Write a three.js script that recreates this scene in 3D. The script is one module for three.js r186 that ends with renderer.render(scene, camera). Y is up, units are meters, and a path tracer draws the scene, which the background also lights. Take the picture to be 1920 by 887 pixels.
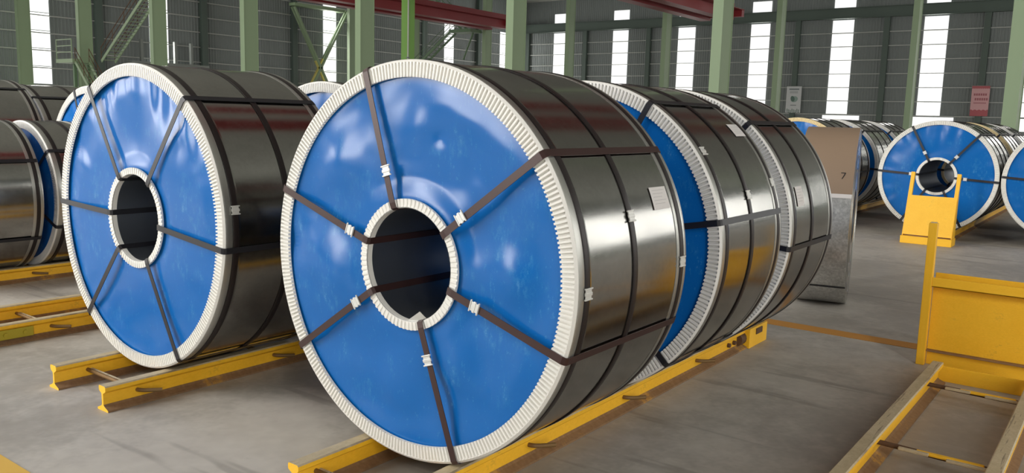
import * as THREE from 'three';
import { mergeGeometries, toCreasedNormals } from 'three/addons/utils/BufferGeometryUtils.js';
import { RoundedBoxGeometry } from 'three/addons/geometries/RoundedBoxGeometry.js';
import { RectAreaLightUniformsLib } from 'three/addons/lights/RectAreaLightUniformsLib.js';
import { FontLoader } from 'three/addons/loaders/FontLoader.js';
import { TextGeometry } from 'three/addons/geometries/TextGeometry.js';

// ------------------------------------------------------------------ camera, sky, exposure, light
RectAreaLightUniformsLib.init();
const scene = new THREE.Scene();
scene.background = new THREE.Color(0.9, 0.95, 1.0);           // overcast sky outside the hall
const renderer = new THREE.WebGLRenderer({ antialias: true });
renderer.toneMapping = THREE.LinearToneMapping;
renderer.toneMappingExposure = 0.56;
renderer.shadowMap.enabled = true;
const camera = new THREE.PerspectiveCamera(31.76, 1920 / 887, 0.1, 400);
camera.position.set(0, 1.69, 0);
camera.rotation.order = 'YXZ';
camera.rotation.set(-0.14246906, 0.64268111, 0.02713009);
scene.add(camera);
const DAY = { end: 9, left: 12, rear: 34, right: 19, low: 0.7, color: 0xfdfbf6 };  // daylight coming through the panels of each wall
const HALL = { x0: -76, x1: 27, z0: -102.4, z1: 7, top: 18.5 };

// ------------------------------------------------------------------ helpers
const R = Math.PI / 180;
let seed = 7;
const rnd = () => { seed = (seed * 1664525 + 1013904223) >>> 0; return seed / 4294967296; };
const taken = new Map();
function numbered(n) { const k = taken.get(n) ?? -1; taken.set(n, k + 1); return k < 0 ? n : `${n}_${String(k + 1).padStart(3, '0')}`; }
function tag(o, label, category, group) { o.userData.label = label; o.userData.category = category; if (group) o.userData.group = group; return o; }
function shadows(o) { o.castShadow = true; o.receiveShadow = true; return o; }
function thing(name, label, category, pos = [0, 0, 0], group) {
  const o = new THREE.Group(); o.name = numbered(name); o.position.set(...pos); scene.add(o); return tag(o, label, category, group);
}
function join(g) { g = Array.isArray(g) ? g : [g]; if (g.length === 1) return g[0]; return mergeGeometries(g.map(q => { q = q.index ? q.toNonIndexed() : q; for (const k of Object.keys(q.attributes)) if (!['position', 'normal', 'uv'].includes(k)) q.deleteAttribute(k); return q; })); }
function part(name, geo, mat, parent) { const m = shadows(new THREE.Mesh(join(geo), mat)); m.name = name; parent.add(m); return m; }
function struct(name, geo, mat, label) { const m = shadows(new THREE.Mesh(join(geo), mat)); m.name = name; m.userData.kind = 'structure'; if (label) tag(m, label, name.split('_')[0]); scene.add(m); return m; }
function structGroup(name, label, cat) { const o = new THREE.Group(); o.name = name; o.userData.kind = 'structure'; tag(o, label, cat); scene.add(o); return o; }
const box = (w, h, d, x = 0, y = 0, z = 0) => new THREE.BoxGeometry(w, h, d).translate(x, y, z);
const span = (x0, x1, y0, y1, z0, z1) => box(x1 - x0, y1 - y0, z1 - z0, (x0 + x1) / 2, (y0 + y1) / 2, (z0 + z1) / 2);
const rspan = (x0, x1, y0, y1, z0, z1, r = 0.004) => new RoundedBoxGeometry(x1 - x0, y1 - y0, z1 - z0, 2, r).translate((x0 + x1) / 2, (y0 + y1) / 2, (z0 + z1) / 2);
function rod(a, b, r, seg = 8) {
  const A = new THREE.Vector3(...a), B = new THREE.Vector3(...b), d = B.clone().sub(A);
  const g = new THREE.CylinderGeometry(r, r, d.length(), seg);
  g.applyQuaternion(new THREE.Quaternion().setFromUnitVectors(new THREE.Vector3(0, 1, 0), d.clone().normalize()));
  return g.translate((A.x + B.x) / 2, (A.y + B.y) / 2, (A.z + B.z) / 2);
}
function bar(a, b, w, t, up = [0, 1, 0]) {                       // flat or square bar from a to b, w wide, t thick along "up"
  const A = new THREE.Vector3(...a), B = new THREE.Vector3(...b), d = B.clone().sub(A), L = d.length();
  const z = d.normalize(), x = new THREE.Vector3().crossVectors(new THREE.Vector3(...up), z).normalize(), y = new THREE.Vector3().crossVectors(z, x);
  const m = new THREE.Matrix4().makeBasis(x, y, z).setPosition(A.add(B).multiplyScalar(0.5));
  return new THREE.BoxGeometry(w, t, L).applyMatrix4(m);
}
// tileable value noise
function lattice(n) { const a = new Float32Array(n * n); for (let i = 0; i < a.length; i++) a[i] = rnd(); return a; }
function noiseTex(size, octs) {                                   // octs: [[cellsX, cellsY, weight], ...] -> Float32Array 0..1
  const out = new Float32Array(size * size); let tot = 0;
  for (const [cx, cy, w] of octs) {
    tot += w; const L = new Float32Array(cx * cy); for (let i = 0; i < L.length; i++) L[i] = rnd();
    for (let y = 0; y < size; y++) {
      const fy = y / size * cy, iy = Math.floor(fy), ty = fy - iy, sy = ty * ty * (3 - 2 * ty), r0 = (iy % cy) * cx, r1 = ((iy + 1) % cy) * cx;
      for (let x = 0; x < size; x++) {
        const fx = x / size * cx, ix = Math.floor(fx), tx = fx - ix, sx = tx * tx * (3 - 2 * tx), a = ix % cx, b = (ix + 1) % cx;
        const v0 = L[r0 + a] + (L[r0 + b] - L[r0 + a]) * sx, v1 = L[r1 + a] + (L[r1 + b] - L[r1 + a]) * sx;
        out[y * size + x] += w * (v0 + (v1 - v0) * sy);
      }
    }
  }
  for (let i = 0; i < out.length; i++) out[i] /= tot;
  return out;
}
function dataTex(size, f, srgb, rep) {
  const d = new Uint8Array(size * size * 4);
  for (let i = 0; i < size * size; i++) { const c = f(i); for (let k = 0; k < 3; k++) d[4 * i + k] = Math.max(0, Math.min(255, Array.isArray(c) ? c[k] : c)); d[4 * i + 3] = 255; }
  const t = new THREE.DataTexture(d, size, size); t.magFilter = THREE.LinearFilter; t.minFilter = THREE.LinearMipmapLinearFilter; t.generateMipmaps = true;
  t.wrapS = t.wrapT = THREE.RepeatWrapping; if (srgb) t.colorSpace = THREE.SRGBColorSpace; if (rep) t.repeat.set(...rep); t.needsUpdate = true; return t;
}
const mixc = (a, b, t) => a.map((v, i) => v + (b[i] - v) * t);
const sstep = (a, b, x) => { const t = Math.max(0, Math.min(1, (x - a) / (b - a))); return t * t * (3 - 2 * t); };
function noise2(x, y) {                                           // plain smooth value noise for shaping sheets
  const h = (i, j) => { let n = (i * 374761393 + j * 668265263) | 0; n = Math.imul(n ^ (n >>> 13), 1274126177); return ((n ^ (n >>> 16)) >>> 0) / 4294967296; };
  const i = Math.floor(x), j = Math.floor(y), u = x - i, v = y - j, a = u * u * (3 - 2 * u), b = v * v * (3 - 2 * v);
  return (h(i, j) * (1 - a) + h(i + 1, j) * a) * (1 - b) + (h(i, j + 1) * (1 - a) + h(i + 1, j + 1) * a) * b - 0.5;
}

// ------------------------------------------------------------------ materials
const std = (color, roughness, metalness = 0, more = {}) => new THREE.MeshStandardMaterial({ color, roughness, metalness, ...more });
const nA = noiseTex(1024, [[6, 6, 1], [17, 17, 0.8], [48, 48, 0.5], [140, 140, 0.4], [400, 400, 0.35]]);
const nB = noiseTex(1024, [[4, 40, 1], [9, 120, 0.8], [30, 300, 0.5]]);
const nD = noiseTex(1024, [[5, 5, 1], [13, 13, 0.7], [36, 36, 0.4]]);
const nC = noiseTex(1024, [[90, 90, 1], [200, 200, 0.7]]);
const floorTex = dataTex(1024, i => {
  let c = mixc([160, 154, 145], [186, 180, 171], sstep(0.3, 0.7, nA[i]));
  c = mixc(c, [112, 106, 99], 0.32 * sstep(0.68, 0.82, nB[i]));
  c = mixc(c, [205, 200, 192], 0.3 * sstep(0.3, 0.16, nB[i]));
  return c.map(v => v + (nC[i] - 0.5) * 14);
}, true);
const floorRough = dataTex(1024, i => 120 + 110 * nA[i] + 30 * (nC[i] - 0.5));
const M = {};
M.floor = std(0xffffff, 0.9, 0, { map: floorTex, roughnessMap: floorRough });
const steelTex = dataTex(1024, i => { const s = 166 + 10 * (nC[i] - 0.5) + 18 * (nD[i] - 0.5); return [s, s * 0.995, s * 0.975]; }, true);
const steelRough = dataTex(1024, i => 255 * (0.72 + 0.2 * (nC[i] - 0.5) + 0.25 * (nD[i] - 0.5)));
M.steel = std(0xffffff, 0.23, 1, { map: steelTex, roughnessMap: steelRough });
M.rim = std(0xb9b9b4, 0.34, 0.85);
M.core = std(0x868c94, 0.36, 0.9);
const nE = noiseTex(1024, [[3, 3, 1], [8, 8, 0.9], [21, 21, 0.6]]), nF = noiseTex(1024, [[60, 20, 1], [160, 60, 1], [420, 300, 0.8]]);
const blueTex = dataTex(1024, i => { // blue sheet with patches of rubbed-on dust and fine scuffs
  const d = 0.22 * sstep(0.5, 0.72, nE[i]) * sstep(0.42, 0.62, nF[i]) + 0.3 * sstep(0.72, 0.8, nF[i]);
  return mixc([15, 99, 176], [120, 160, 200], d);
}, true);
M.blue = new THREE.MeshPhysicalMaterial({ color: 0xffffff, roughness: 0.2, metalness: 0, specularIntensity: 0.7, map: blueTex });
M.hoop = std(0x241d1d, 0.4, 0.2);  // strap brown darkened: the shade on the coil sides is in this colour
const zTex = dataTex(1024, i => { const s = 196 + 50 * (nC[i] - 0.5) + 60 * (nD[i] - 0.5); return [s, s, s * 0.985]; }, true);
M.zinc = std(0xffffff, 0.4, 0.75, { map: zTex });
M.white = std(0xe4e2dc, 0.42, 0.0);
M.cream = std(0xe6d3a4, 0.45, 0.0);
M.strapBrown = std(0x3e2a28, 0.36, 0.2);
M.strapDark = std(0x25252a, 0.4, 0.2);
M.buckle = std(0xd6d6d2, 0.4, 0.35);
M.paper = std(0xd6d2d0, 0.8);
M.ink = std(0xa5a3a4, 0.8);
const yTex = dataTex(1024, i => {
  let c = mixc([244, 184, 34], [252, 196, 50], nA[i]);
  c = mixc(c, [120, 84, 40], 0.15 * sstep(0.72, 0.8, nA[i]));
  return c.map(v => v + (nC[i] - 0.5) * 10);
}, true);
M.yellow = std(0xffffff, 0.5, 0, { map: yTex });
const wTex = dataTex(1024, i => {
  let c = mixc([176, 158, 124], [206, 190, 158], nA[i]);
  c = mixc(c, [128, 112, 92], 0.8 * sstep(0.6, 0.74, nB[i]));
  return c.map(v => v + (nC[i] - 0.5) * 18);
}, true);
M.worn = std(0xffffff, 0.6, 0, { map: wTex });
const dTex = dataTex(1024, i => { let c = mixc([116, 88, 62], [150, 118, 82], nA[i]); c = mixc(c, [196, 146, 58], 0.6 * sstep(0.62, 0.75, nA[i])); return c.map(v => v + (nC[i] - 0.5) * 16); }, true);
M.dusty = std(0xffffff, 0.8, 0, { map: dTex });
M.rod = std(0x7c5f38, 0.6, 0.2);
M.rust = std(0x5d4430, 0.75, 0.1);
M.fishplate = std(0xb3a22c, 0.55);
M.green = std(0x8ca07f, 0.55);
M.greenDark = std(0x5f7a59, 0.55);
M.greenGrey = std(0x55625b, 0.6);
M.yellowPale = std(0xdccf78, 0.55);
M.lime = std(0x86b85a, 0.55);
M.clad = std(0x838988, 0.6, 0.2);
M.girt = std(0xb4b6b2, 0.5, 0.2);
M.roof = std(0x94958f, 0.75);
M.red = std(0x8a1f24, 0.5);
M.lineOrange = std(0xc58a3a, 0.7);
M.lineYellow = std(0xd9ae4e, 0.7);
M.pane = std(0xf4f6f6, 0.5, 0, { emissive: 0xffffff, emissiveIntensity: 1.4 });
M.frame = std(0x8b908c, 0.5, 0.3);
M.brownUpper = std(0x8f7a66, 0.6);  // plain brown for the upper half of the slit coil

// ------------------------------------------------------------------ the hall
{
  const { x0, x1, z0, z1, top } = HALL, T = 0.3;
  const f = span(x0 - T, x1 + T, -0.3, 0, z0 - T, z1 + T);
  { // uv in metres on the top face
    const p = f.attributes.position, u = f.attributes.uv; for (let i = 0; i < p.count; i++) u.setXY(i, p.getX(i) / 7, p.getZ(i) / 7);
  }
  struct('floor', f, M.floor, 'grey concrete hall floor with dark scuffs and stains');
  struct('ceiling', span(x0 - T, x1 + T, top, top + T, z0 - T, z1 + T), M.roof, 'dark roof sheeting high above the hall');
  // ribbed cladding: a profile swept along each wall
  function cladding(L, h) {
    const pitch = 0.32, n = Math.round(L / pitch), P = [], I = [];
    const prof = [[0, 0], [0.16, 0], [0.19, 0.045], [0.29, 0.045]];
    for (let i = 0; i < n; i++) for (const [a, b] of prof) { P.push(i * pitch + a, 0, b, i * pitch + a, h, b); }
    P.push(L, 0, 0, L, h, 0);
    for (let i = 0; i < P.length / 6 - 1; i++) { const a = 2 * i; I.push(a, a + 2, a + 1, a + 1, a + 2, a + 3); }
    const g = new THREE.BufferGeometry(); g.setAttribute('position', new THREE.Float32BufferAttribute(P, 3)); g.setIndex(I);
    const q = g.toNonIndexed(); q.computeVertexNormals(); q.setAttribute('uv', new THREE.Float32BufferAttribute(new Float32Array(q.attributes.position.count * 2), 2)); return q;
  }
  const LX = x1 - x0, LZ = z1 - z0;
  const place = (g, ry, x, z) => g.rotateY(ry).translate(x, 0, z);
  const wEnd = struct('wall_end', [place(cladding(LX, top), 0, x0, z0), span(x0, x1, 0, top, z0 - T, z0 - 0.01)], M.clad, 'dark grey ribbed cladding of the far wall behind the coils');
  const wLeft = struct('wall_left', [place(cladding(LZ, top), Math.PI / 2, x0, z1), span(x0 - T, x0 - 0.01, 0, top, z0, z1)], M.clad, 'dark grey ribbed cladding of the long side wall with stairs before it');
  const wRight = struct('wall_right', [place(cladding(LZ, top), -Math.PI / 2, x1, z0), span(x1 + 0.01, x1 + T, 0, top, z0, z1)], M.clad, 'grey ribbed cladding of the opposite side wall');
  const wRear = struct('wall_rear', [place(cladding(LX, top), Math.PI, x1, z1), span(x0, x1, 0, top, z1 + 0.01, z1 + T)], M.clad, 'grey ribbed cladding of the wall with tall daylight panels');

  // daylight panels: tall strips of panes between girts, a low band of windows under them
  let wn = 0;
  function win(wall, at, w, y0, y1, L, rows, label) {
    const o = structGroup(`window_${++wn}`, label, 'window'); o.userData.group = label.replace(/^(tall|short|low)/, 'all $1') ;
    const horiz = wall === 'end' || wall === 'rear', s = { end: 1, rear: -1, left: 1, right: -1 }[wall];
    const base = { end: z0, rear: z1, left: x0, right: x1 }[wall];
    const slab = (a0, a1, b0, b1, d0, d1) => { const u0 = base + s * d0, u1 = base + s * d1, lo = Math.min(u0, u1), hi = Math.max(u0, u1); return horiz ? span(a0, a1, b0, b1, lo, hi) : span(lo, hi, b0, b1, a0, a1); };
    const hh = (y1 - y0) / rows;
    for (let i = 0; i < rows; i++) part('pane', slab(at - w / 2, at + w / 2, y0 + i * hh + 0.015, y0 + (i + 1) * hh - 0.015, 0.05, 0.08), M.pane, o);
    for (let i = 1; i < rows; i++) part('glazing_bar', slab(at - w / 2, at + w / 2, y0 + i * hh - 0.03, y0 + i * hh + 0.03, 0.1, 0.13), M.frame, o);
    if (L > 0) {
      const l = new THREE.RectAreaLight(DAY.color, L, w, y1 - y0); const d = base + s * 0.09, c = (y0 + y1) / 2;
      if (horiz) { l.position.set(at, c, d); l.lookAt(at, c, d + s); } else { l.position.set(d, c, at); l.lookAt(d + s, c, at); }
      l.name = `daylight_${wn}`; scene.add(l);
    }
    return o;
  }
  const tall = 'tall translucent daylight panel of white panes in the';
  for (let k = -4; k <= 5; k++) {
    const x = -19.4 - 9.87 * k; if (x > x1 - 3 || x < x0 + 3) continue;
    win('end', x, 2.4, 3.1, 13.9, DAY.end, 7, `${tall} far wall`);
    win('end', x + 0.05, 2.4, 15.3, 16.6, DAY.end, 1, 'short daylight panel above the runway beam of the far wall');
    win('end', x + 0.5, 4.2, 1.6, 2.95, DAY.end * DAY.low, 1, 'low window band under a tall panel of the far wall');
  }
  for (const z of [-2.6, -12.9, -23.1, -33.45, -44.4, -54.7, -65.4, -78.4, -86.1, -98.2]) {
    win('left', z, 1.9, 3.45, 13.9, DAY.left, 7, `${tall} side wall`);
    win('left', z - 1.2, 4.6, 1.9, 3.2, DAY.left * DAY.low, 1, 'low window band under a tall panel of the side wall');
  }
  for (const x of [-49, -39, -29.5, -20, -10.2, 9.8, 19.6]) {
    win('rear', x, 2.8, 3.1, 14, DAY.rear * (x > 0 ? 0.7 : 1), 7, `${tall} rear wall`);
    win('rear', x, 4.4, 1.3, 2.9, DAY.rear * DAY.low, 1, 'low window band under a tall panel of the rear wall');
  }
  for (const z of [-12, -22, -32, -42, -52, -62, -72, -82])
    win('right', z, 2.4, 3.1, 13.5, DAY.right, 7, `${tall} opposite side wall`);

  // girts, runway beam and posts of the walls
  for (let k = 0; k < 7; k++) { part('girt', span(x0, x1, 3.0 + 1.56 * k, 3.09 + 1.56 * k, z0 + 0.05, z0 + 0.24), M.girt, wEnd); }
  for (let k = 0; k < 9; k++) { part('girt', span(x0 + 0.05, x0 + 0.24, 3.3 + 1.46 * k, 3.39 + 1.46 * k, z0, z1), M.girt, wLeft); }
  part('runway_beam', [span(x0, x1, 14.0, 15.2, z0 + 0.5, z0 + 0.6), span(x0, x1, 14.0, 14.06, z0 + 0.3, z0 + 0.8), span(x0, x1, 15.14, 15.2, z0 + 0.3, z0 + 0.8)], M.greenGrey, wEnd);
  for (let k = -3; k <= 6; k++) part('wall_post', span(-14.4 - 10 * k - 0.3, -14.4 - 10 * k + 0.3, 0, 14, z0 + 0.05, z0 + 0.55), M.greenGrey, wEnd);
  for (const z of [-8, -18, -28.2, -38.5, -49, -60.1, -70.5, -81, -92]) part('wall_post', span(x0 + 0.05, x0 + 0.6, 0, top, z - 0.3, z + 0.3), M.greenGrey, wLeft);
}
// painted floor lines
tag(struct('trim_1', span(-3.6, 12, 0, 0.003, -7.06, -6.88), M.lineOrange), 'faded orange line painted across the floor behind the rails', 'floor line');
tag(struct('trim_2', span(-14, 3, 0, 0.003, -1.6, -1.42), M.lineYellow), 'yellow line painted on the floor before the rail ends', 'floor line');

// ------------------------------------------------------------------ columns
function column(x, z, h, label, group, mF = M.green, mW = M.green) {
  const o = thing('steel_column', label, 'column', [x, 0, z], group), w = 0.42, d = 1.0, t = 0.04;
  part('flange', span(-w / 2, w / 2, 0, h, d / 2 - t, d / 2), mF, o);
  part('flange', span(-w / 2, w / 2, 0, h, -d / 2, -d / 2 + t), mF, o);
  for (const s of [-1, 1]) part('side_plate', span(s * (w / 2 - 0.035) - 0.012, s * (w / 2 - 0.035) + 0.012, 0, h, -d / 2 + t, d / 2 - t), mW, o);
  return o;
}
for (let k = -2; k < 8; k++) column(-3.5 - 10.09 * k, -31.5, HALL.top - 0.01, 'pale green steel column of the row nearest the coils', 'near row of columns');
for (let k = -2; k < 8; k++) {
  column(-4 - 10 * k, -67, HALL.top - 0.01, 'dark green steel column of the middle row, before the far wall', 'middle row of columns');
}

{
  const o = thing('lime_post', 'bright lime green box post with peeling paint and a white pipe', 'column', [-46.6, 0, -48]);
  part('shaft', span(-0.36, 0.36, 2.6, HALL.top - 0.02, -0.36, 0.36), M.lime, o);
  part('plinth', span(-0.4, 0.4, 0, 2.6, -0.4, 0.4), M.greenDark, o);
  part('pipe', rod([0.42, 3, 0.42], [0.42, 12, 0.42], 0.05), M.paper, o);
  part('pipe_bracket', span(0.3, 0.5, 6.0, 6.1, 0.3, 0.5), M.frame, o);
}
// ------------------------------------------------------------------ red overhead cranes (girders along z)
function crane(x, zA, zB, y, label) {
  const o = thing('overhead_crane', label, 'crane', [x, y, (zA + zB) / 2]), L = Math.abs(zA - zB) / 2;
  for (const s of [-1, 1]) {
    part('girder', span(s * 1.0 - 0.45, s * 1.0 + 0.45, 0, 1.3, -L, L), M.red, o);
    part('end_truck', span(-2.2, 2.2, 0.2, 0.8, s * L - 0.25, s * L + 0.25), M.red, o);
  }
  part('walkway', span(1.6, 2.3, 0.7, 0.75, -L, L), M.red, o);
  return o;
}
crane(-52, -32.5, -66, 10.2, 'red crane bridge beyond the lime green column');
crane(-29, -32.5, -66, 10.0, 'red crane bridge under the roof above the far coils');
crane(-3.5, 5.5, -30.5, 9.6, 'red crane bridge high above the blue-faced coils');

// ------------------------------------------------------------------ stairs and bracing
function stairFlight(o, a, b, w, n, mat, hand = mat) {
  const z = a[2];
  for (const s of [-w / 2, w / 2]) {
    part('stringer', bar([a[0], a[1], z + s], [b[0], b[1], z + s], 0.05, 0.22), mat, o);
    part('handrail', rod([a[0], a[1] + 1, z + s], [b[0], b[1] + 1, z + s], 0.03, 6), hand, o);
    part('handrail', rod([a[0], a[1] + 0.55, z + s], [b[0], b[1] + 0.55, z + s], 0.025, 6), hand, o);
    for (let i = 0; i <= 4; i++) { const t = i / 4, x = a[0] + (b[0] - a[0]) * t, y = a[1] + (b[1] - a[1]) * t; part('rail_post', rod([x, y, z + s], [x, y + 1, z + s], 0.025, 6), hand, o); }
  }
  for (let i = 0; i < n; i++) { const t = (i + 0.5) / n, x = a[0] + (b[0] - a[0]) * t, y = a[1] + (b[1] - a[1]) * t; part('tread', box(0.26, 0.04, w, x, y, z), mat, o); }
}
{
  const o = thing('staircase', 'green steel staircase with landing beside a near column', 'staircase');
  part('landing', span(-64.6, -62.1, 4.75, 5.02, -31.0, -29.6), M.green, o);
  for (const x of [-64.5, -62.2]) part('rail_post', span(x - 0.03, x + 0.03, 5, 6.45, -29.66, -29.6), M.green, o);
  for (const y of [5.5, 5.95, 6.4]) part('handrail', span(-64.5, -62.2, y - 0.03, y + 0.03, -29.66, -29.6), M.green, o);
  for (const x of [-64.3, -62.3]) part('landing_post', span(x - 0.12, x + 0.12, 0, 4.75, -30.9, -30.7), M.greenDark, o);
  stairFlight(o, [-62.1, 4.8, -30.3], [-57.4, 0.1, -30.3], 1.0, 18, M.green, M.rust);
  stairFlight(o, [-60.9, 4.9, -31.6], [-54.2, 9.6, -31.6], 1.0, 22, M.green, M.rust);
}
{
  const o = thing('staircase', 'dark steel staircase rising in two flights before the far corner', 'staircase');
  part('landing', span(-57.0, -54.2, 9.95, 10.25, -66.4, -64.6), M.greenDark, o);
  stairFlight(o, [-57.0, 10.0, -65.2], [-66.5, 3.2, -65.2], 1.0, 26, M.greenDark);
  stairFlight(o, [-56.3, 10.4, -66.2], [-61.5, 14.2, -66.2], 1.0, 20, M.greenDark);
  part('landing_brace', bar([-54.6, 9.9, -65.5], [-56.4, 7.4, -66.2], 0.12, 0.12), M.greenDark, o);
}
{
  const o = thing('cross_brace', 'pale green cross brace before the side wall, yellow at the foot', 'brace');
  for (const dx of [0, 0.45]) {
    const X = -75.1 + dx, pt = (z, y) => [X, y, z];
    const arms = [[[-59.4, 12.9], [-66.8, 0.1]], [[-67.1, 13.3], [-59.1, 0.1]]];
    for (const [[za, ya], [zb, yb]] of arms) {
      const t = 0.43, zm = za + (zb - za) * t, ym = ya + (yb - ya) * t;
      part('brace_arm', bar(pt(za, ya), pt(zm, ym), 0.2, 0.2), M.green, o);
      part('brace_foot', bar(pt(zm, ym), pt(zb, yb), 0.2, 0.2), dx ? M.green : M.yellowPale, o);
    }
  }
  part('strut', span(-75.3, -74.35, 13.0, 13.3, -66.3, -59.2), M.green, o);
}
{
  const o = thing('side_brace', 'pale green diagonal struts beside the first near columns', 'brace');
  part('strut', bar([-74.5, 1.5, -26.0], [-74.5, 12, -20.5], 0.2, 0.2), M.green, o);
  part('strut', bar([-74.5, 1.5, -29.5], [-74.5, 14, -24.5], 0.14, 0.14), M.green, o);
}
{
  const o = thing('wall_rack', 'pale grey rack of posts and ledge fixed before the side wall', 'rack');
  part('ledge', span(-75.3, -74.6, 5.45, 5.9, -48.9, -40.9), M.frame, o);
  for (const z of [-42.1, -45.5, -47.2]) part('rack_post', span(-75.2, -74.9, 0, 7.95, z - 0.12, z + 0.12), M.frame, o);
}
// banners on the far wall
function bannerTex(draw) { const c = document.createElement('canvas'); c.width = 256; c.height = 470; draw(c.getContext('2d')); const t = new THREE.CanvasTexture(c); t.colorSpace = THREE.SRGBColorSpace; return t; }
function banner(x0, x1, y0, y1, tex, label) {
  const o = thing('banner', label, 'banner', [(x0 + x1) / 2, y0, -101.75]), w = x1 - x0, h = y1 - y0;
  part('sheet', span(-w / 2, w / 2, 0, h, -0.02, 0), std(0xffffff, 0.8, 0, { map: tex }), o);
  part('hanging_rod', rod([-w / 2 - 0.1, h, 0], [w / 2 + 0.1, h, 0], 0.03), M.frame, o);
}
banner(-35.15, -33.35, 3.15, 6.3, bannerTex(g => {
  g.fillStyle = '#c9cbcc'; g.fillRect(0, 0, 256, 470);
  g.fillStyle = '#7e8688'; g.fillRect(44, 40, 170, 26); g.fillRect(56, 92, 140, 8); g.fillRect(56, 112, 140, 8); g.fillRect(80, 330, 100, 14);
  g.fillStyle = '#8fa39c'; g.beginPath(); g.ellipse(140, 230, 62, 52, -0.3, 0, 7); g.fill(); g.fillStyle = '#5e756c'; g.beginPath(); g.ellipse(112, 222, 34, 50, -0.3, 0, 7); g.fill();
  g.fillStyle = '#8d9a94'; for (let i = 0; i < 8; i++) g.fillRect(20 + i * 28, 400 + (i % 3) * 12, 20, 60);
}), 'grey printed banner with a green coil picture on the far wall');
banner(-15.2, -13.5, 3.15, 6.35, bannerTex(g => {
  g.fillStyle = '#d9a9ac'; g.fillRect(0, 0, 256, 470);
  g.fillStyle = '#b8646a'; g.fillRect(0, 0, 256, 22); for (let i = 0; i < 9; i++) { g.beginPath(); g.arc(10 + i * 30, 24, 22, 0, 7); g.fill(); }
  for (let i = 0; i < 9; i++) { g.beginPath(); g.arc(10 + i * 30, 400 + (i % 2) * 12, 30, 0, 7); g.fill(); } g.fillRect(0, 404, 256, 66);
  g.fillStyle = '#a9666c'; for (let i = 0; i < 6; i++) g.fillRect(34 + i * 32, 120, 24, 34); for (let i = 0; i < 6; i++) g.fillRect(52 + i * 32, 190, 24, 38); g.fillRect(40, 262, 180, 12);
}), 'pink banner with dark red lettering and border on the far wall');

// ------------------------------------------------------------------ rails
// one skid: two short crane rails side by side, tie rods between them, bent rod ends outside
const RAIL_H = 0.145;
function railGeo(L) {
  const half = [[0.057, 0], [0.057, 0.011], [0.02, 0.026], [0.0085, 0.036], [0.0085, 0.1], [0.03, 0.112], [0.035, 0.118], [0.035, 0.138], [0.029, 0.145]];
  const pts = [...half, ...half.slice().reverse().map(([x, y]) => [-x, y])];
  const P = [], N = [], U = [], groups = [];
  const quad = (a, b, c, d, uv) => { P.push(...a, ...b, ...c, ...a, ...c, ...d); U.push(...uv[0], ...uv[1], ...uv[2], ...uv[0], ...uv[2], ...uv[3]); };
  const kindOf = i => { const n = half.length; const a = pts[i], b = pts[(i + 1) % pts.length]; if (a[1] > 0.13 && b[1] > 0.13) return 1; if (Math.max(a[1], b[1]) <= 0.037) return 2; return 0; };
  const byKind = [[], [], []];
  for (let i = 0; i < pts.length; i++) byKind[kindOf(i)].push(i);
  let start = 0;
  byKind.forEach((list, k) => {
    for (const i of list) {
      const a = pts[i], b = pts[(i + 1) % pts.length], n = 1;
      const u0 = a[1] + a[0], u1 = b[1] + b[0];
      quad([a[0], a[1], 0], [a[0], a[1], -L], [b[0], b[1], -L], [b[0], b[1], 0], [[0, u0], [L / 1.5, u0], [L / 1.5, u1], [0, u1]]);
    }
    if (k === 0) { // end caps
      for (const [z, f] of [[0, 1], [-L, -1]]) {
        const sh = THREE.ShapeUtils.triangulateShape(pts.map(p => new THREE.Vector2(...p)), []);
        for (const t of sh) { for (const j of (f > 0 ? t : t.slice().reverse())) { P.push(pts[j][0], pts[j][1], z); U.push(pts[j][0] * 2, pts[j][1] * 2); } }
      }
    }
    groups.push([start, P.length / 3 - start, k]); start = P.length / 3;
  });
  const g = new THREE.BufferGeometry(); g.setAttribute('position', new THREE.Float32BufferAttribute(P, 3)); g.setAttribute('uv', new THREE.Float32BufferAttribute(U, 2));
  g.computeVertexNormals(); for (const [s, c, k] of groups) g.addGroup(s, c, k); return g;
}
function skid(x, z0, z1, label, opt = {}) {
  const L = z0 - z1, o = thing('rail_skid', label, 'rail', [x, 0, z0], opt.group), s = opt.half ?? 0.28, g = railGeo(L);
  for (const k of [-1, 1]) { const r = part('rail', g, [M.yellow, M.worn, M.dusty], o); r.position.x = k * s; }
  for (const dz of opt.rods ?? []) {
    part('tie_rod', rod([-s, 0.075, -dz], [s, 0.075, -dz], 0.012), M.rod, o);
    part('tie_rod', rod([-s, 0.07, -dz - 0.026], [s - 0.16, 0.07, -dz - 0.026], 0.011), M.worn, o);
    // the bent rod end on the outside of the right-hand rail
    const bent = new THREE.CatmullRomCurve3([[s - 0.01, 0.075, -dz], [s + 0.03, 0.078, -dz], [s + 0.052, 0.076, -dz - 0.02], [s + 0.1, 0.07, -dz - 0.1]].map(v => new THREE.Vector3(...v)));
    part('bent_rod_end', new THREE.TubeGeometry(bent, 12, 0.012, 8), M.rod, o);
    const bent2 = new THREE.CatmullRomCurve3([[-s + 0.01, 0.075, -dz], [-s - 0.03, 0.078, -dz], [-s - 0.05, 0.076, -dz - 0.02], [-s - 0.08, 0.07, -dz - 0.1]].map(v => new THREE.Vector3(...v)));
    part('bent_rod_end', new THREE.TubeGeometry(bent2, 12, 0.012, 8), M.rod, o);
  }
  return o;
}
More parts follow.
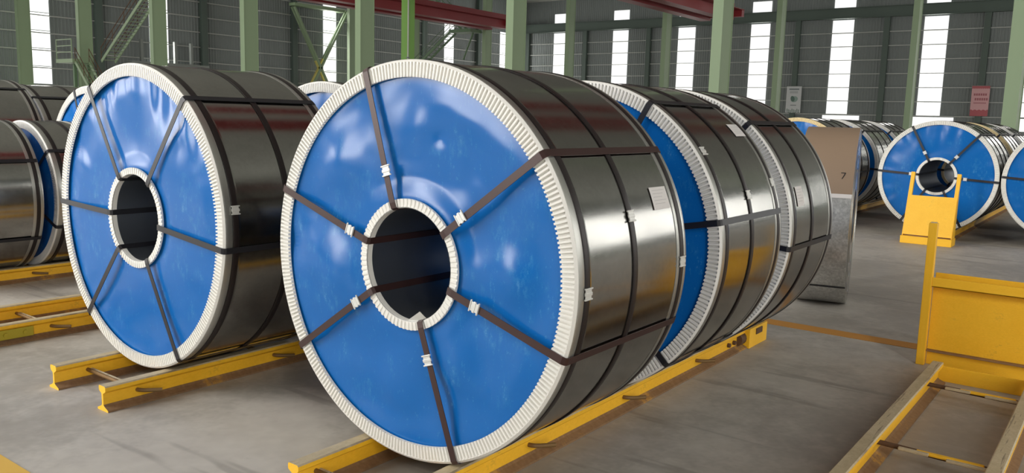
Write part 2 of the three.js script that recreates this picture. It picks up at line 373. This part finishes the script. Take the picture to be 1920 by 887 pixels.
{
  const o = skid(-2.57, -2.235, -6.0, 'pair of yellow rails carrying the row of three coils with brown straps', { rods: [0.12, 1.0, 1.95, 2.95] });
  // end blocks
  for (const k of [-1, 1]) {
    const x = k * 0.28, b = part('end_block', [rspan(x - 0.075, x + 0.075, 0, 0.15, -4.12, -3.76)], M.yellow, o);
    part('block_slot', rspan(x + k * 0.0755 - 0.008, x + k * 0.0755 + 0.008, 0.09, 0.135, -4.0, -3.88, 0.003), M.rust, b);
    part('bolt_boss', rod([x, 0.075, -3.67], [x, 0.075, -3.79], 0.052, 16), M.rust, o);
    for (const dz of [3.5, 3.6]) part('bolt', rod([x, 0.07, -dz], [x + k * 0.03, 0.07, -dz], 0.017, 6), M.rust, o);
  }
}
skid(-4.78, -2.217, -6.2, 'pair of yellow rails under the blue-faced coil with dark straps', { half: 0.29, rods: [0.2, 1.15, 2.2] });
{
  const o = skid(-6.58, -1.0, -6.2, 'empty pair of yellow rails with a bolted joint plate', { half: 0.29, rods: [0.8, 1.75, 2.9] });
  const p = part('joint_plate', rspan(0.29 + 0.009, 0.29 + 0.028, 0.035, 0.105, -1.62, -1.0), M.fishplate, o);
  for (const z of [-1.12, -1.28, -1.43, -1.56]) part('bolt', rod([0.31, 0.07, z], [0.33, 0.07, z], 0.016, 6), M.fishplate, p);
}
skid(-8.73, -1.5, -6.2, 'pair of yellow rails under the two smaller coils', { half: 0.29, rods: [2.05] });
skid(-10.9, -2.5, -7.5, 'pair of yellow rails of the outermost row of coils', { half: 0.29 });
{
  const o = skid(-0.66, -2.2, -6.06, 'empty pair of worn yellow rails before the yellow end stop frame', { half: 0.279 });
  for (const [dz, j] of [[2.23, 0], [3.48, 1]]) {
    part('tie_rod', rod([-0.275, 0.085, -dz], [0.275, 0.075, -dz], 0.014), M.rust, o);
    part('lap_bar', rspan(-0.08, 0.22, 0.083, 0.098, -dz + 0.006, -dz + 0.034), M.yellow, o);
    part('lap_bar', rspan(-0.16, -0.02, 0.085, 0.1, -dz + 0.028, -dz + 0.052), M.worn, o);
    part('lap_bar', rspan(0.06, 0.26, 0.082, 0.096, -dz + 0.034, -dz + 0.06), M.worn, o);
  }
}
for (const x of [-4.66, -2.48, -0.76]) skid(x, -14.1, -22.5, `pair of yellow rails under the ${x < -4 ? 'far coils behind the bare coil' : x < -2 ? 'coils behind the yellow coil stand' : 'far coils beside the one behind the yellow stand'}`, { half: 0.28 });

// end stop frame behind the empty rails
{
  const o = thing('end_stop_frame', 'yellow welded end stop frame with posts and panel behind the empty rails', 'frame', [-0.66, 0, -6.45]);
  for (const k of [-1, 1]) {
    const x0 = k * 0.43, x1 = k * 0.485, a = Math.min(x0, x1), b = Math.max(x0, x1);
    part('post', rspan(a, b, 0, 1.03, -0.05, 0.005), M.yellow, o);
    part('post_cap', rspan(a + 0.008, b - 0.008, 1.0, 1.036, -0.04, -0.005, 0.003), M.worn, o);
  }
  part('top_channel', [rspan(-0.43, 0.43, 0.575, 0.585, -0.13, 0.0, 0.003), rspan(-0.43, 0.43, 0.575, 0.645, -0.012, 0.0, 0.003), rspan(-0.43, 0.43, 0.575, 0.665, -0.13, -0.118, 0.003)], M.yellow, o);
  part('channel_strip', rspan(-0.42, 0.42, 0.585, 0.59, -0.117, -0.013, 0.002), M.dusty, o);  // brown strip on the bottom of the open channel
  part('panel', rspan(-0.43, 0.43, 0.1, 0.578, -0.075, -0.065, 0.002), M.yellow, o);
  part('ledge', rspan(-0.43, 0.43, 0.1, 0.112, -0.075, -0.02, 0.003), M.dusty, o);
  const low = part('foot_channel', [rspan(-0.34, 0.34, 0.0, 0.105, 0.32, 0.335, 0.003), rspan(-0.34, 0.34, 0.0, 0.012, 0.2, 0.32, 0.003)], M.yellow, o);
  part('foot_plate', rspan(-0.43, 0.43, 0.0, 0.1, -0.07, -0.06, 0.003), M.yellow, o);
}
// yellow coil stand before the far coil
{
  const o = thing('coil_stand', 'yellow plate stand with two upright arms before the far blue coil', 'stand', [-2.39, 0, -13.3]);
  const lean = (y) => -0.01 - 0.29 * y;
  part('front_plate', bar([0, 0.125, lean(0.125)], [0, 0.7, lean(0.7)], 0.66, 0.016, [0, 0, 1]), M.yellow, o);
  part('base', rspan(-0.345, 0.345, 0, 0.108, -0.3, 0.015, 0.006), M.yellow, o);
  for (const k of [-1, 1]) {
    part('arm', bar([k * 0.31, 0.3, lean(0.3) - 0.03], [k * 0.31, 1.035, lean(1.035) - 0.03], 0.05, 0.06, [0, 0, 1]), M.yellow, o);
    const gs = new THREE.Shape([[-lean(0.11), 0.11], [0.27, 0.11], [-lean(0.75) + 0.06, 0.75], [-lean(0.75), 0.75]].map(p => new THREE.Vector2(...p)));
    part('side_plate', new THREE.ExtrudeGeometry(gs, { depth: 0.014, bevelEnabled: false }).rotateY(Math.PI / 2).translate(k > 0 ? 0.322 : -0.336, 0, 0), M.yellow, o);
  }
}

// ------------------------------------------------------------------ coils
const ring = (r0, r1, z0, z1, seg = 160) => new THREE.LatheGeometry([[r0, z0], [r1, z0], [r1, z1], [r0, z1], [r0, z0]].map(p => new THREE.Vector2(...p)), seg).rotateX(Math.PI / 2);
function tube(r, z0, z1, seg = 160) {                              // open tube, uv in metres
  const g = new THREE.CylinderGeometry(r, r, Math.abs(z1 - z0), seg, 1, true).rotateX(Math.PI / 2).translate(0, 0, (z0 + z1) / 2);
  const u = g.attributes.uv; for (let i = 0; i < u.count; i++) u.setXY(i, u.getX(i) * 2 * Math.PI * r / 1.4, u.getY(i) * Math.abs(z1 - z0) / 1.4); return g;
}
function crimped(rIn, rOut, teeth, amp, lip, outward) {            // corrugated face ring with its lip turned over the edge
  const rows = [];                                                 // [radius, z, amplitude]
  if (outward) rows.push([rIn, -0.012, 0], [rIn, 0.004, 1], [rIn + (rOut - rIn) * 0.5, 0.004, 1], [rIn + (rOut - rIn) * 0.76, 0.004, 0.9], [rOut - 0.011, 0.003, 0], [rOut, -0.006, 0], [rOut + 0.001, -lip, 0]);
  else rows.push([rOut, -0.012, 0], [rOut, 0.003, 1], [rIn + (rOut - rIn) * 0.45, 0.003, 0.9], [rIn + 0.005, 0.002, 0.3], [rIn, -0.004, 0], [rIn - 0.001, -lip, 0]);
  const wave = [0, 0.1, 0.54, 0.64], h = [-1, 0, 0, -1], P = [];
  const at = (i, k, row) => { const t = (i + wave[k]) / teeth * 2 * Math.PI, [r, z, a] = row; return [r * Math.cos(t), r * Math.sin(t), z + h[k] * a * amp]; };
  for (let i = 0; i < teeth; i++) for (let k = 0; k < 4; k++) {
    const [i2, k2] = k < 3 ? [i, k + 1] : [i + 1, 0];
    for (let j = 0; j < rows.length - 1; j++) {
      const a = at(i, k, rows[j]), b = at(i, k, rows[j + 1]), c = at(i2, k2, rows[j + 1]), d = at(i2, k2, rows[j]);
      if (outward) P.push(...a, ...b, ...c, ...a, ...c, ...d); else P.push(...a, ...c, ...b, ...a, ...d, ...c);
    }
  }
  const g = new THREE.BufferGeometry(); g.setAttribute('position', new THREE.Float32BufferAttribute(P, 3)); g.computeVertexNormals();
  g.setAttribute('uv', new THREE.Float32BufferAttribute(new Float32Array(P.length / 3 * 2), 2)); return g;
}
function cover(r0, r1, nr, nt, bump) {                             // blue sheet, dented by bump(x, y, r, angle)
  const P = [], I = [], U = [];
  for (let i = 0; i <= nr; i++) for (let j = 0; j < nt; j++) {
    const r = r0 + (r1 - r0) * i / nr, t = j / nt * 2 * Math.PI, x = r * Math.cos(t), y = r * Math.sin(t);
    P.push(x, y, bump(x, y, r, t)); U.push(x, y);
  }
  for (let i = 0; i < nr; i++) for (let j = 0; j < nt; j++) { const a = i * nt + j, b = i * nt + (j + 1) % nt, c = a + nt, d = b + nt; I.push(a, c, b, b, c, d); }
  const g = new THREE.BufferGeometry(); g.setAttribute('position', new THREE.Float32BufferAttribute(P, 3)); g.setAttribute('uv', new THREE.Float32BufferAttribute(U, 2)); g.setIndex(I); g.computeVertexNormals(); return g;
}
function strapGeo(ang, rb, Rr, len, w) {                           // through the eye, over the face and along the body
  const path = [[rb - 0.003, -len + 0.02], [rb - 0.003, -0.004], [rb + 0.004, 0.009], [rb + 0.03, 0.012], [(rb + Rr) / 2, 0.012], [Rr - 0.01, 0.011], [Rr + 0.004, 0.004], [Rr + 0.0095, -0.008], [Rr + 0.0095, -len + 0.004], [Rr + 0.002, -len - 0.008], [Rr - 0.02, -len - 0.012], [rb + 0.01, -len - 0.012]];
  const th = 0.0016, P = [], c = Math.cos(ang), s = Math.sin(ang), fr = [];
  for (let i = 0; i < path.length; i++) {
    const a = path[Math.max(0, i - 1)], b = path[Math.min(path.length - 1, i + 1)], dx = b[0] - a[0], dz = b[1] - a[1], L = Math.hypot(dx, dz);
    fr.push({ p: path[i], n: [-dz / L, dx / L] });
  }
  const pos = (f, side, o) => { const r = f.p[0] + f.n[0] * o, z = f.p[1] + f.n[1] * o; return [r * c - s * side, r * s + c * side, z]; };
  const quad = (a, b, cc, d) => P.push(...a, ...b, ...cc, ...a, ...cc, ...d);
  for (let i = 0; i < fr.length - 1; i++) {
    const A = fr[i], B = fr[i + 1], h = w / 2;
    quad(pos(A, -h, th), pos(B, -h, th), pos(B, h, th), pos(A, h, th)); quad(pos(A, h, -th), pos(B, h, -th), pos(B, -h, -th), pos(A, -h, -th));
    quad(pos(A, h, th), pos(B, h, th), pos(B, h, -th), pos(A, h, -th)); quad(pos(A, -h, -th), pos(B, -h, -th), pos(B, -h, th), pos(A, -h, th));
  }
  const g = new THREE.BufferGeometry(); g.setAttribute('position', new THREE.Float32BufferAttribute(P, 3)); g.computeVertexNormals();
  g.setAttribute('uv', new THREE.Float32BufferAttribute(new Float32Array(P.length / 3 * 2), 2)); return g;
}
function buckleGeo() {                                             // crimp seal: flat plate with turned edges and a notch
  return join([rspan(-0.021, 0.021, -0.017, 0.017, 0, 0.005, 0.0015), rspan(-0.021, -0.015, -0.023, 0.023, 0, 0.007, 0.002), rspan(0.015, 0.021, -0.023, 0.023, 0, 0.007, 0.002), rspan(-0.006, 0.006, -0.021, 0.021, 0, 0.0065, 0.002)]);
}
const BUCKLE = buckleGeo().scale(1.2, 1.2, 1.2);
function onFace(o, ang, r, z, turn = 0) { o.position.set(r * Math.cos(ang), r * Math.sin(ang), z); o.rotation.z = ang + turn; return o; }
function onBody(o, ang, r, z, turn = 0) { // local z outwards, local y along the axis
  const n = new THREE.Vector3(Math.cos(ang), Math.sin(ang), 0), a = new THREE.Vector3(0, 0, -1), t = new THREE.Vector3().crossVectors(a, n);
  o.quaternion.setFromRotationMatrix(new THREE.Matrix4().makeBasis(t, a, n)); o.rotateZ(turn); o.position.set(r * Math.cos(ang), r * Math.sin(ang), z); return o;
}
function sheetOnBody(ang0, ang1, z0, z1, r) {                      // sticker that follows the shell
  const g = new THREE.CylinderGeometry(r, r, Math.abs(z1 - z0), 8, 1, true, 0, 1), p = g.attributes.position;
  for (let i = 0; i < p.count; i++) { const u = g.attributes.uv.getX(i), v = g.attributes.uv.getY(i), a = ang0 + (ang1 - ang0) * u; p.setXYZ(i, r * Math.cos(a), r * Math.sin(a), z0 + (z1 - z0) * v); }
  g.computeVertexNormals(); return g;
}
const restY = (Rr, half = 0.28) => RAIL_H + Math.sqrt(Rr * Rr - (half - 0.035) ** 2) - Rr + 0.012;
const hem = r => sstep(0.3, 0.4, r) * (0.1 + 0.9 * sstep(0.84, 0.7, r));      // the sheet is held at both rings
const soft = (amp, k, s) => (x, y, r, t) => -0.019 + amp * hem(r) * (noise2(x * k + s, y * k - s) - 0.1 + 0.4 * noise2(x * k * 2.3 - s, y * k * 2.3 + s));
function coil(opt) {
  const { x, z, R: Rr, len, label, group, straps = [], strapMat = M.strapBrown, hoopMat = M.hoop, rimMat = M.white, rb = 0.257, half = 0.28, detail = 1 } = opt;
  const y = opt.y ?? restY(Rr, half);
  const g = thing('steel_coil', label, 'coil', [x, y, z], group);
  const o = new THREE.Group(); // parts are direct children, set up by their own y offset
  const up = m => { m.position.y += Rr; return m; };
  const seg = detail ? 192 : 112;
  up(part('shell', tube(Rr, -0.004, -len, seg), M.steel, g));
  up(part('bore', tube(rb, 0, -len, 64), M.core, g));
  up(part('back_cover', ring(rb, Rr - 0.002, -len - 0.004, -len, 96), M.blue, g));
  up(part('end_cover', cover(rb + 0.004, Rr - 0.02, detail ? 72 : 40, detail ? 288 : 160, opt.bump ?? soft(0.014, 2.6, x * 3.1 + z)), M.blue, g));
  up(part('rim_ring', crimped(Rr - (opt.rim ?? 0.072), Rr + 0.003, opt.teeth ?? 280, 0.0125, 0.012, true), rimMat, g));
  up(part('eye_ring', crimped(rb - 0.001, rb + 0.04, 76, 0.005, 0.03, false), rimMat, g));
  up(part('rim_band', ring(Rr - 0.003, Rr + 0.004, -0.05, -0.008, seg), M.rim, g));
  up(part('rim_band', ring(Rr - 0.003, Rr + 0.004, -len - 0.004, -len + 0.02, seg), M.rim, g));
  up(part('edge_strip', ring(Rr - 0.003, Rr + 0.003, -0.1, -0.06, seg), M.steel, g));
  up(part('edge_strip', ring(Rr - 0.003, Rr + 0.003, -len + 0.02, -len + 0.085, seg), M.rim, g));
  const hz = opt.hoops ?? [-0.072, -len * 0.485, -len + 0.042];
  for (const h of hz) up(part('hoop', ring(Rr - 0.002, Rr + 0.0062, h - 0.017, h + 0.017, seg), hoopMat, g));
  for (const a of straps) up(part('strap', strapGeo(a * R, rb, Rr, len, 0.033), strapMat, g));
  for (const [a, r, tr] of opt.buckles ?? []) { const b = part('buckle', BUCKLE, M.buckle, g); onFace(b, a * R, r, 0.0135, tr ?? 0); up(b); }
  for (const [a, h] of opt.clips ?? []) { const b = part('buckle', BUCKLE, M.buckle, g); onBody(b, a * R, Rr + 0.006, hz[h]); up(b); }
  for (const [a0, a1, z0, z1] of opt.labels ?? []) {
    const s = up(part('paper_label', sheetOnBody(a0 * R, a1 * R, z0, z1, Rr + 0.0045), M.paper, g));
    const lines = []; const d = (a1 - a0), dz = (z1 - z0);
    for (let i = 0; i < 5; i++) lines.push(sheetOnBody((a0 + d * (0.14 + 0.15 * i)) * R, (a0 + d * (0.155 + 0.15 * i)) * R, z0 + dz * 0.12, z0 + dz * (0.86 - 0.1 * (i % 3)), Rr + 0.005));
    part('print_lines', lines, M.ink, s);
  }
  return g;
}
// sheets: the big coil has soft dents, the left one has creases hanging from its upper edge
const dent = (x, y, cx, cy, s, a) => a * Math.exp(-((x - cx) ** 2 + (y - cy) ** 2) / (s * s));
const bump1 = (x, y, r, t) => -0.019 + hem(r) * (0.034 * (noise2(x * 2.3 + 4.3, y * 2.3 + 1.2) - 0.08) + 0.015 * noise2(x * 5.1 + 9, y * 5.1) + 0.003 * noise2(x * 11 + 2, y * 11)) + dent(x, y, 0.16, 0.57, 0.035, -0.006) + dent(x, y, -0.8, 0.02, 0.06, -0.008) + dent(x, y, 0.42, -0.5, 0.07, 0.006) + dent(x, y, 0.02, 0.62, 0.09, 0.009) + dent(x, y, 0.34, 0.55, 0.1, -0.01) + dent(x, y, 0.3, -0.42, 0.13, 0.022) + dent(x, y, -0.1, -0.58, 0.14, 0.02) + dent(x, y, -0.5, -0.12, 0.13, 0.018) + dent(x, y, 0.58, 0.0, 0.12, 0.02) + dent(x, y, -0.45, 0.45, 0.16, 0.02);
const bump2 = (x, y, r, t) => { const topness = sstep(0.1, 0.75, y) * sstep(0.35, 0.85, r); return -0.022 + hem(r) * 0.034 * (noise2(x * 2.8 + 14, y * 2.2 + 3) - 0.08) + 0.03 * topness * (noise2(x * 11 + 2, y * 1.3) - 0.25) + 0.009 * sstep(0.5, 0.75, r) * sstep(0.9, 0.78, r) * noise2(t * 7, r * 3); };
const bump3 = (x, y, r, t) => -0.023 + 0.016 * hem(r) * (noise2(x * 3 + 31, y * 3) - 0.1) + 0.018 * sstep(0.3, 0.7, y) * (noise2(x * 10 + 5, y * 3) - 0.3) + 0.01 * sstep(0.5, 0.8, r) * noise2(t * 8 + 3, r * 4);

const big = coil({ x: -2.57, z: -2.654, R: 0.9, len: 0.945, bump: bump1, straps: [107, 36, -17.6, -70, -145.3, 161.5],
  buckles: [[105.8, 0.432], [37, 0.404, Math.PI / 2 * 0], [-17.2, 0.427], [-70.4, 0.434], [-145.4, 0.383], [161, 0.377]],
  clips: [[-0.5, 0], [17, 1], [1.3, 2]], labels: [[24.2, 17.6, -0.685, -0.84]], teeth: 280,
  label: 'large coil with blue end cover and six buckled brown straps, foremost on its rails' });
{ const f = new THREE.Shape([[-0.07, 0], [0.07, 0], [0.01, 0.045]].map(p => new THREE.Vector2(...p))); const m = part('core_flap', new THREE.ExtrudeGeometry(f, { depth: 0.003, bevelEnabled: false }), M.rim, big); m.position.set(0.06, 0.9 - 0.252, -0.02); m.rotation.z = 0.1; }
coil({ x: -2.57, z: -4.05, R: 0.89, len: 0.88, straps: [117, 60.2, 10.8, -46, -105, -160], strapMat: M.strapDark, teeth: 240, clips: [[36, 0], [18.6, 1], [22, 2]], labels: [[48.5, 42.3, -0.67, -0.85]],
  label: 'middle coil of three on one pair of rails, its blue cover half hidden' });
coil({ x: -2.57, z: -5.12, R: 0.89, len: 0.855, straps: [112, 49.6, -5.8, -60, -120, 170], strapMat: M.strapDark, teeth: 240, labels: [[18.9, 10.8, -0.14, -0.27], [20, 16.5, -0.79, -0.85]],
  label: 'rearmost coil of three on one pair of rails, beside the bare coil' });
coil({ x: -4.778, z: -2.598, R: 0.91, len: 0.89, half: 0.29, bump: bump2, straps: [121.2, 51.3, -6, -60.6, -131.5, 177.8], strapMat: M.strapDark, clips: [[7.7, 0]], teeth: 280, rb: 0.262,
  label: 'large coil with creased blue end cover and dark straps without face buckles' });
coil({ x: -4.778, z: -4.03, R: 0.893, len: 0.9, half: 0.29, bump: bump3, straps: [120, 60, 0, -60, -120, 180], strapMat: M.strapDark, label: 'coil standing behind the creased blue-faced coil, only its top seen' });
coil({ x: -8.73, z: -2.72, R: 0.71, len: 0.78, half: 0.29, straps: [120, 30, -30, -90, -150, 180], strapMat: M.strapDark, label: 'smaller dark coil cut by the picture edge, first on its rails' });
coil({ x: -8.73, z: -3.63, R: 0.71, len: 0.6, half: 0.29, straps: [120, 38, -22, -90, -150, 180], strapMat: M.strapDark, label: 'smaller dark coil close behind another one of its size' });
coil({ x: -8.73, z: -4.3, R: 0.885, len: 0.9, half: 0.29, bump: bump3, straps: [108, 48, -12, -72, -132, 168], strapMat: M.strapDark, buckles: [[108, 0.6]], label: 'coil with blue face peeping over the two smaller coils' });
coil({ x: -10.9, z: -3.45, R: 0.92, len: 0.98, half: 0.29, straps: [130, 62, 20, -40, -100, 180], strapMat: M.strapDark, label: 'dark coil of the outermost row nearest the side window' });
coil({ x: -10.9, z: -4.48, R: 0.9, len: 0.98, half: 0.29, straps: [130, 56, 15, -40, -100, 180], strapMat: M.strapDark, label: 'dark coil of the outermost row behind the blue face' });
// far coils
const far = (x, z, rim, label, extra = {}) => coil({ x, z, R: 0.845, len: 1.45, detail: 0, teeth: 200, rimMat: rim, straps: [118, 50, -3, -62, -122, 177], strapMat: M.strapDark, rim: 0.06, rb: 0.25, hoops: [-0.07, -0.5, -0.95, -1.38], bump: bump3, ...extra, label });
far(-2.48, -14.15, M.white, 'far coil with wrinkled blue cover behind the yellow coil stand', { buckles: [[118, 0.4], [50, 0.4], [-3, 0.4], [177, 0.36]] });
far(-2.48, -16.2, M.cream, 'cream-rimmed coil second behind the yellow coil stand', {});
far(-2.48, -18.25, M.white, 'coil third behind the yellow coil stand', {});
far(-4.66, -14.15, M.cream, 'far cream-rimmed coil mostly hidden by the bare coil', {});
far(-4.66, -16.2, M.white, 'far coil whose blue face shows right beside the bare coil', {});
far(-4.66, -18.25, M.white, 'third far coil in line behind the bare coil', {});
far(-0.76, -14.15, M.white, 'far blue coil cut by the picture edge beside the wrinkled one', {});
far(-0.76, -16.2, M.white, 'second far coil behind the one cut by the picture edge', {});

// bare slit coil lying with its axis across the rows
{
  const o = thing('slit_coil', 'narrow bare coil with brown upper half marked 7 on the floor behind the rows', 'coil', [-2.36, 0, -8.25]); o.rotation.y = 12.5 * R;
  const Rr = 0.8376, w = 0.46, turn = g => g.rotateY(Math.PI / 2).translate(0, Rr, 0); // axis z -> x
  part('shell', turn(tube(Rr, -w / 2, w / 2, 160)), M.zinc, o);
  part('side_face', turn(ring(0.26, Rr - 0.002, w / 2 - 0.004, w / 2, 128)), M.steel, o);
  part('side_face', turn(ring(0.26, Rr - 0.002, -w / 2, -w / 2 + 0.004, 128)), M.steel, o);
  part('bore', turn(tube(0.26, -w / 2, w / 2, 64)), M.core, o);
  for (let i = 0; i < 3; i++) part('winding_edge', turn(ring(0.44 + i * 0.14, 0.444 + i * 0.14, w / 2, w / 2 + 0.003, 96)), M.rim, o);
  // angles measured in the y-z plane: 0 points at the camera side (+z), 90 up
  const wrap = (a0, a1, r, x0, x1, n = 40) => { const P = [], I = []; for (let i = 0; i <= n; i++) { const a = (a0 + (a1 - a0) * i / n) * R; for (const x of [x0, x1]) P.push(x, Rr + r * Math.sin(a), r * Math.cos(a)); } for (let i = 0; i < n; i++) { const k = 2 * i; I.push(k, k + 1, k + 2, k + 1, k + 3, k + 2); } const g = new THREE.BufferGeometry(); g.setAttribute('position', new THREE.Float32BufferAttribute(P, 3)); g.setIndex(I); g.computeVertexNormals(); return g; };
  part('brown_upper_sheet', wrap(18, 150, Rr + 0.003, -w / 2 - 0.002, w / 2 + 0.002), M.brownUpper, o);  // brown sheet laid over the upper half of the shell
  part('pale_edge_strip', wrap(16, 18.5, Rr + 0.0045, -w / 2, w / 2, 6), M.paper, o);  // narrow pale strip along the lower edge of the brown
  part('band', wrap(-46, -44.5, Rr + 0.003, -w / 2, w / 2, 4), M.strapDark, o);
  const font = await new FontLoader().loadAsync('fonts/droid/droid_sans_regular.typeface.json');
  const t = part('marked_number', new TextGeometry('7', { font, size: 0.062, depth: 0.001, curveSegments: 4 }), M.strapDark, o);
  const a = 28 * R; t.rotation.x = -a; t.position.set(0.12, Rr + (Rr + 0.004) * Math.sin(a), (Rr + 0.004) * Math.cos(a));
}
renderer.render(scene, camera);
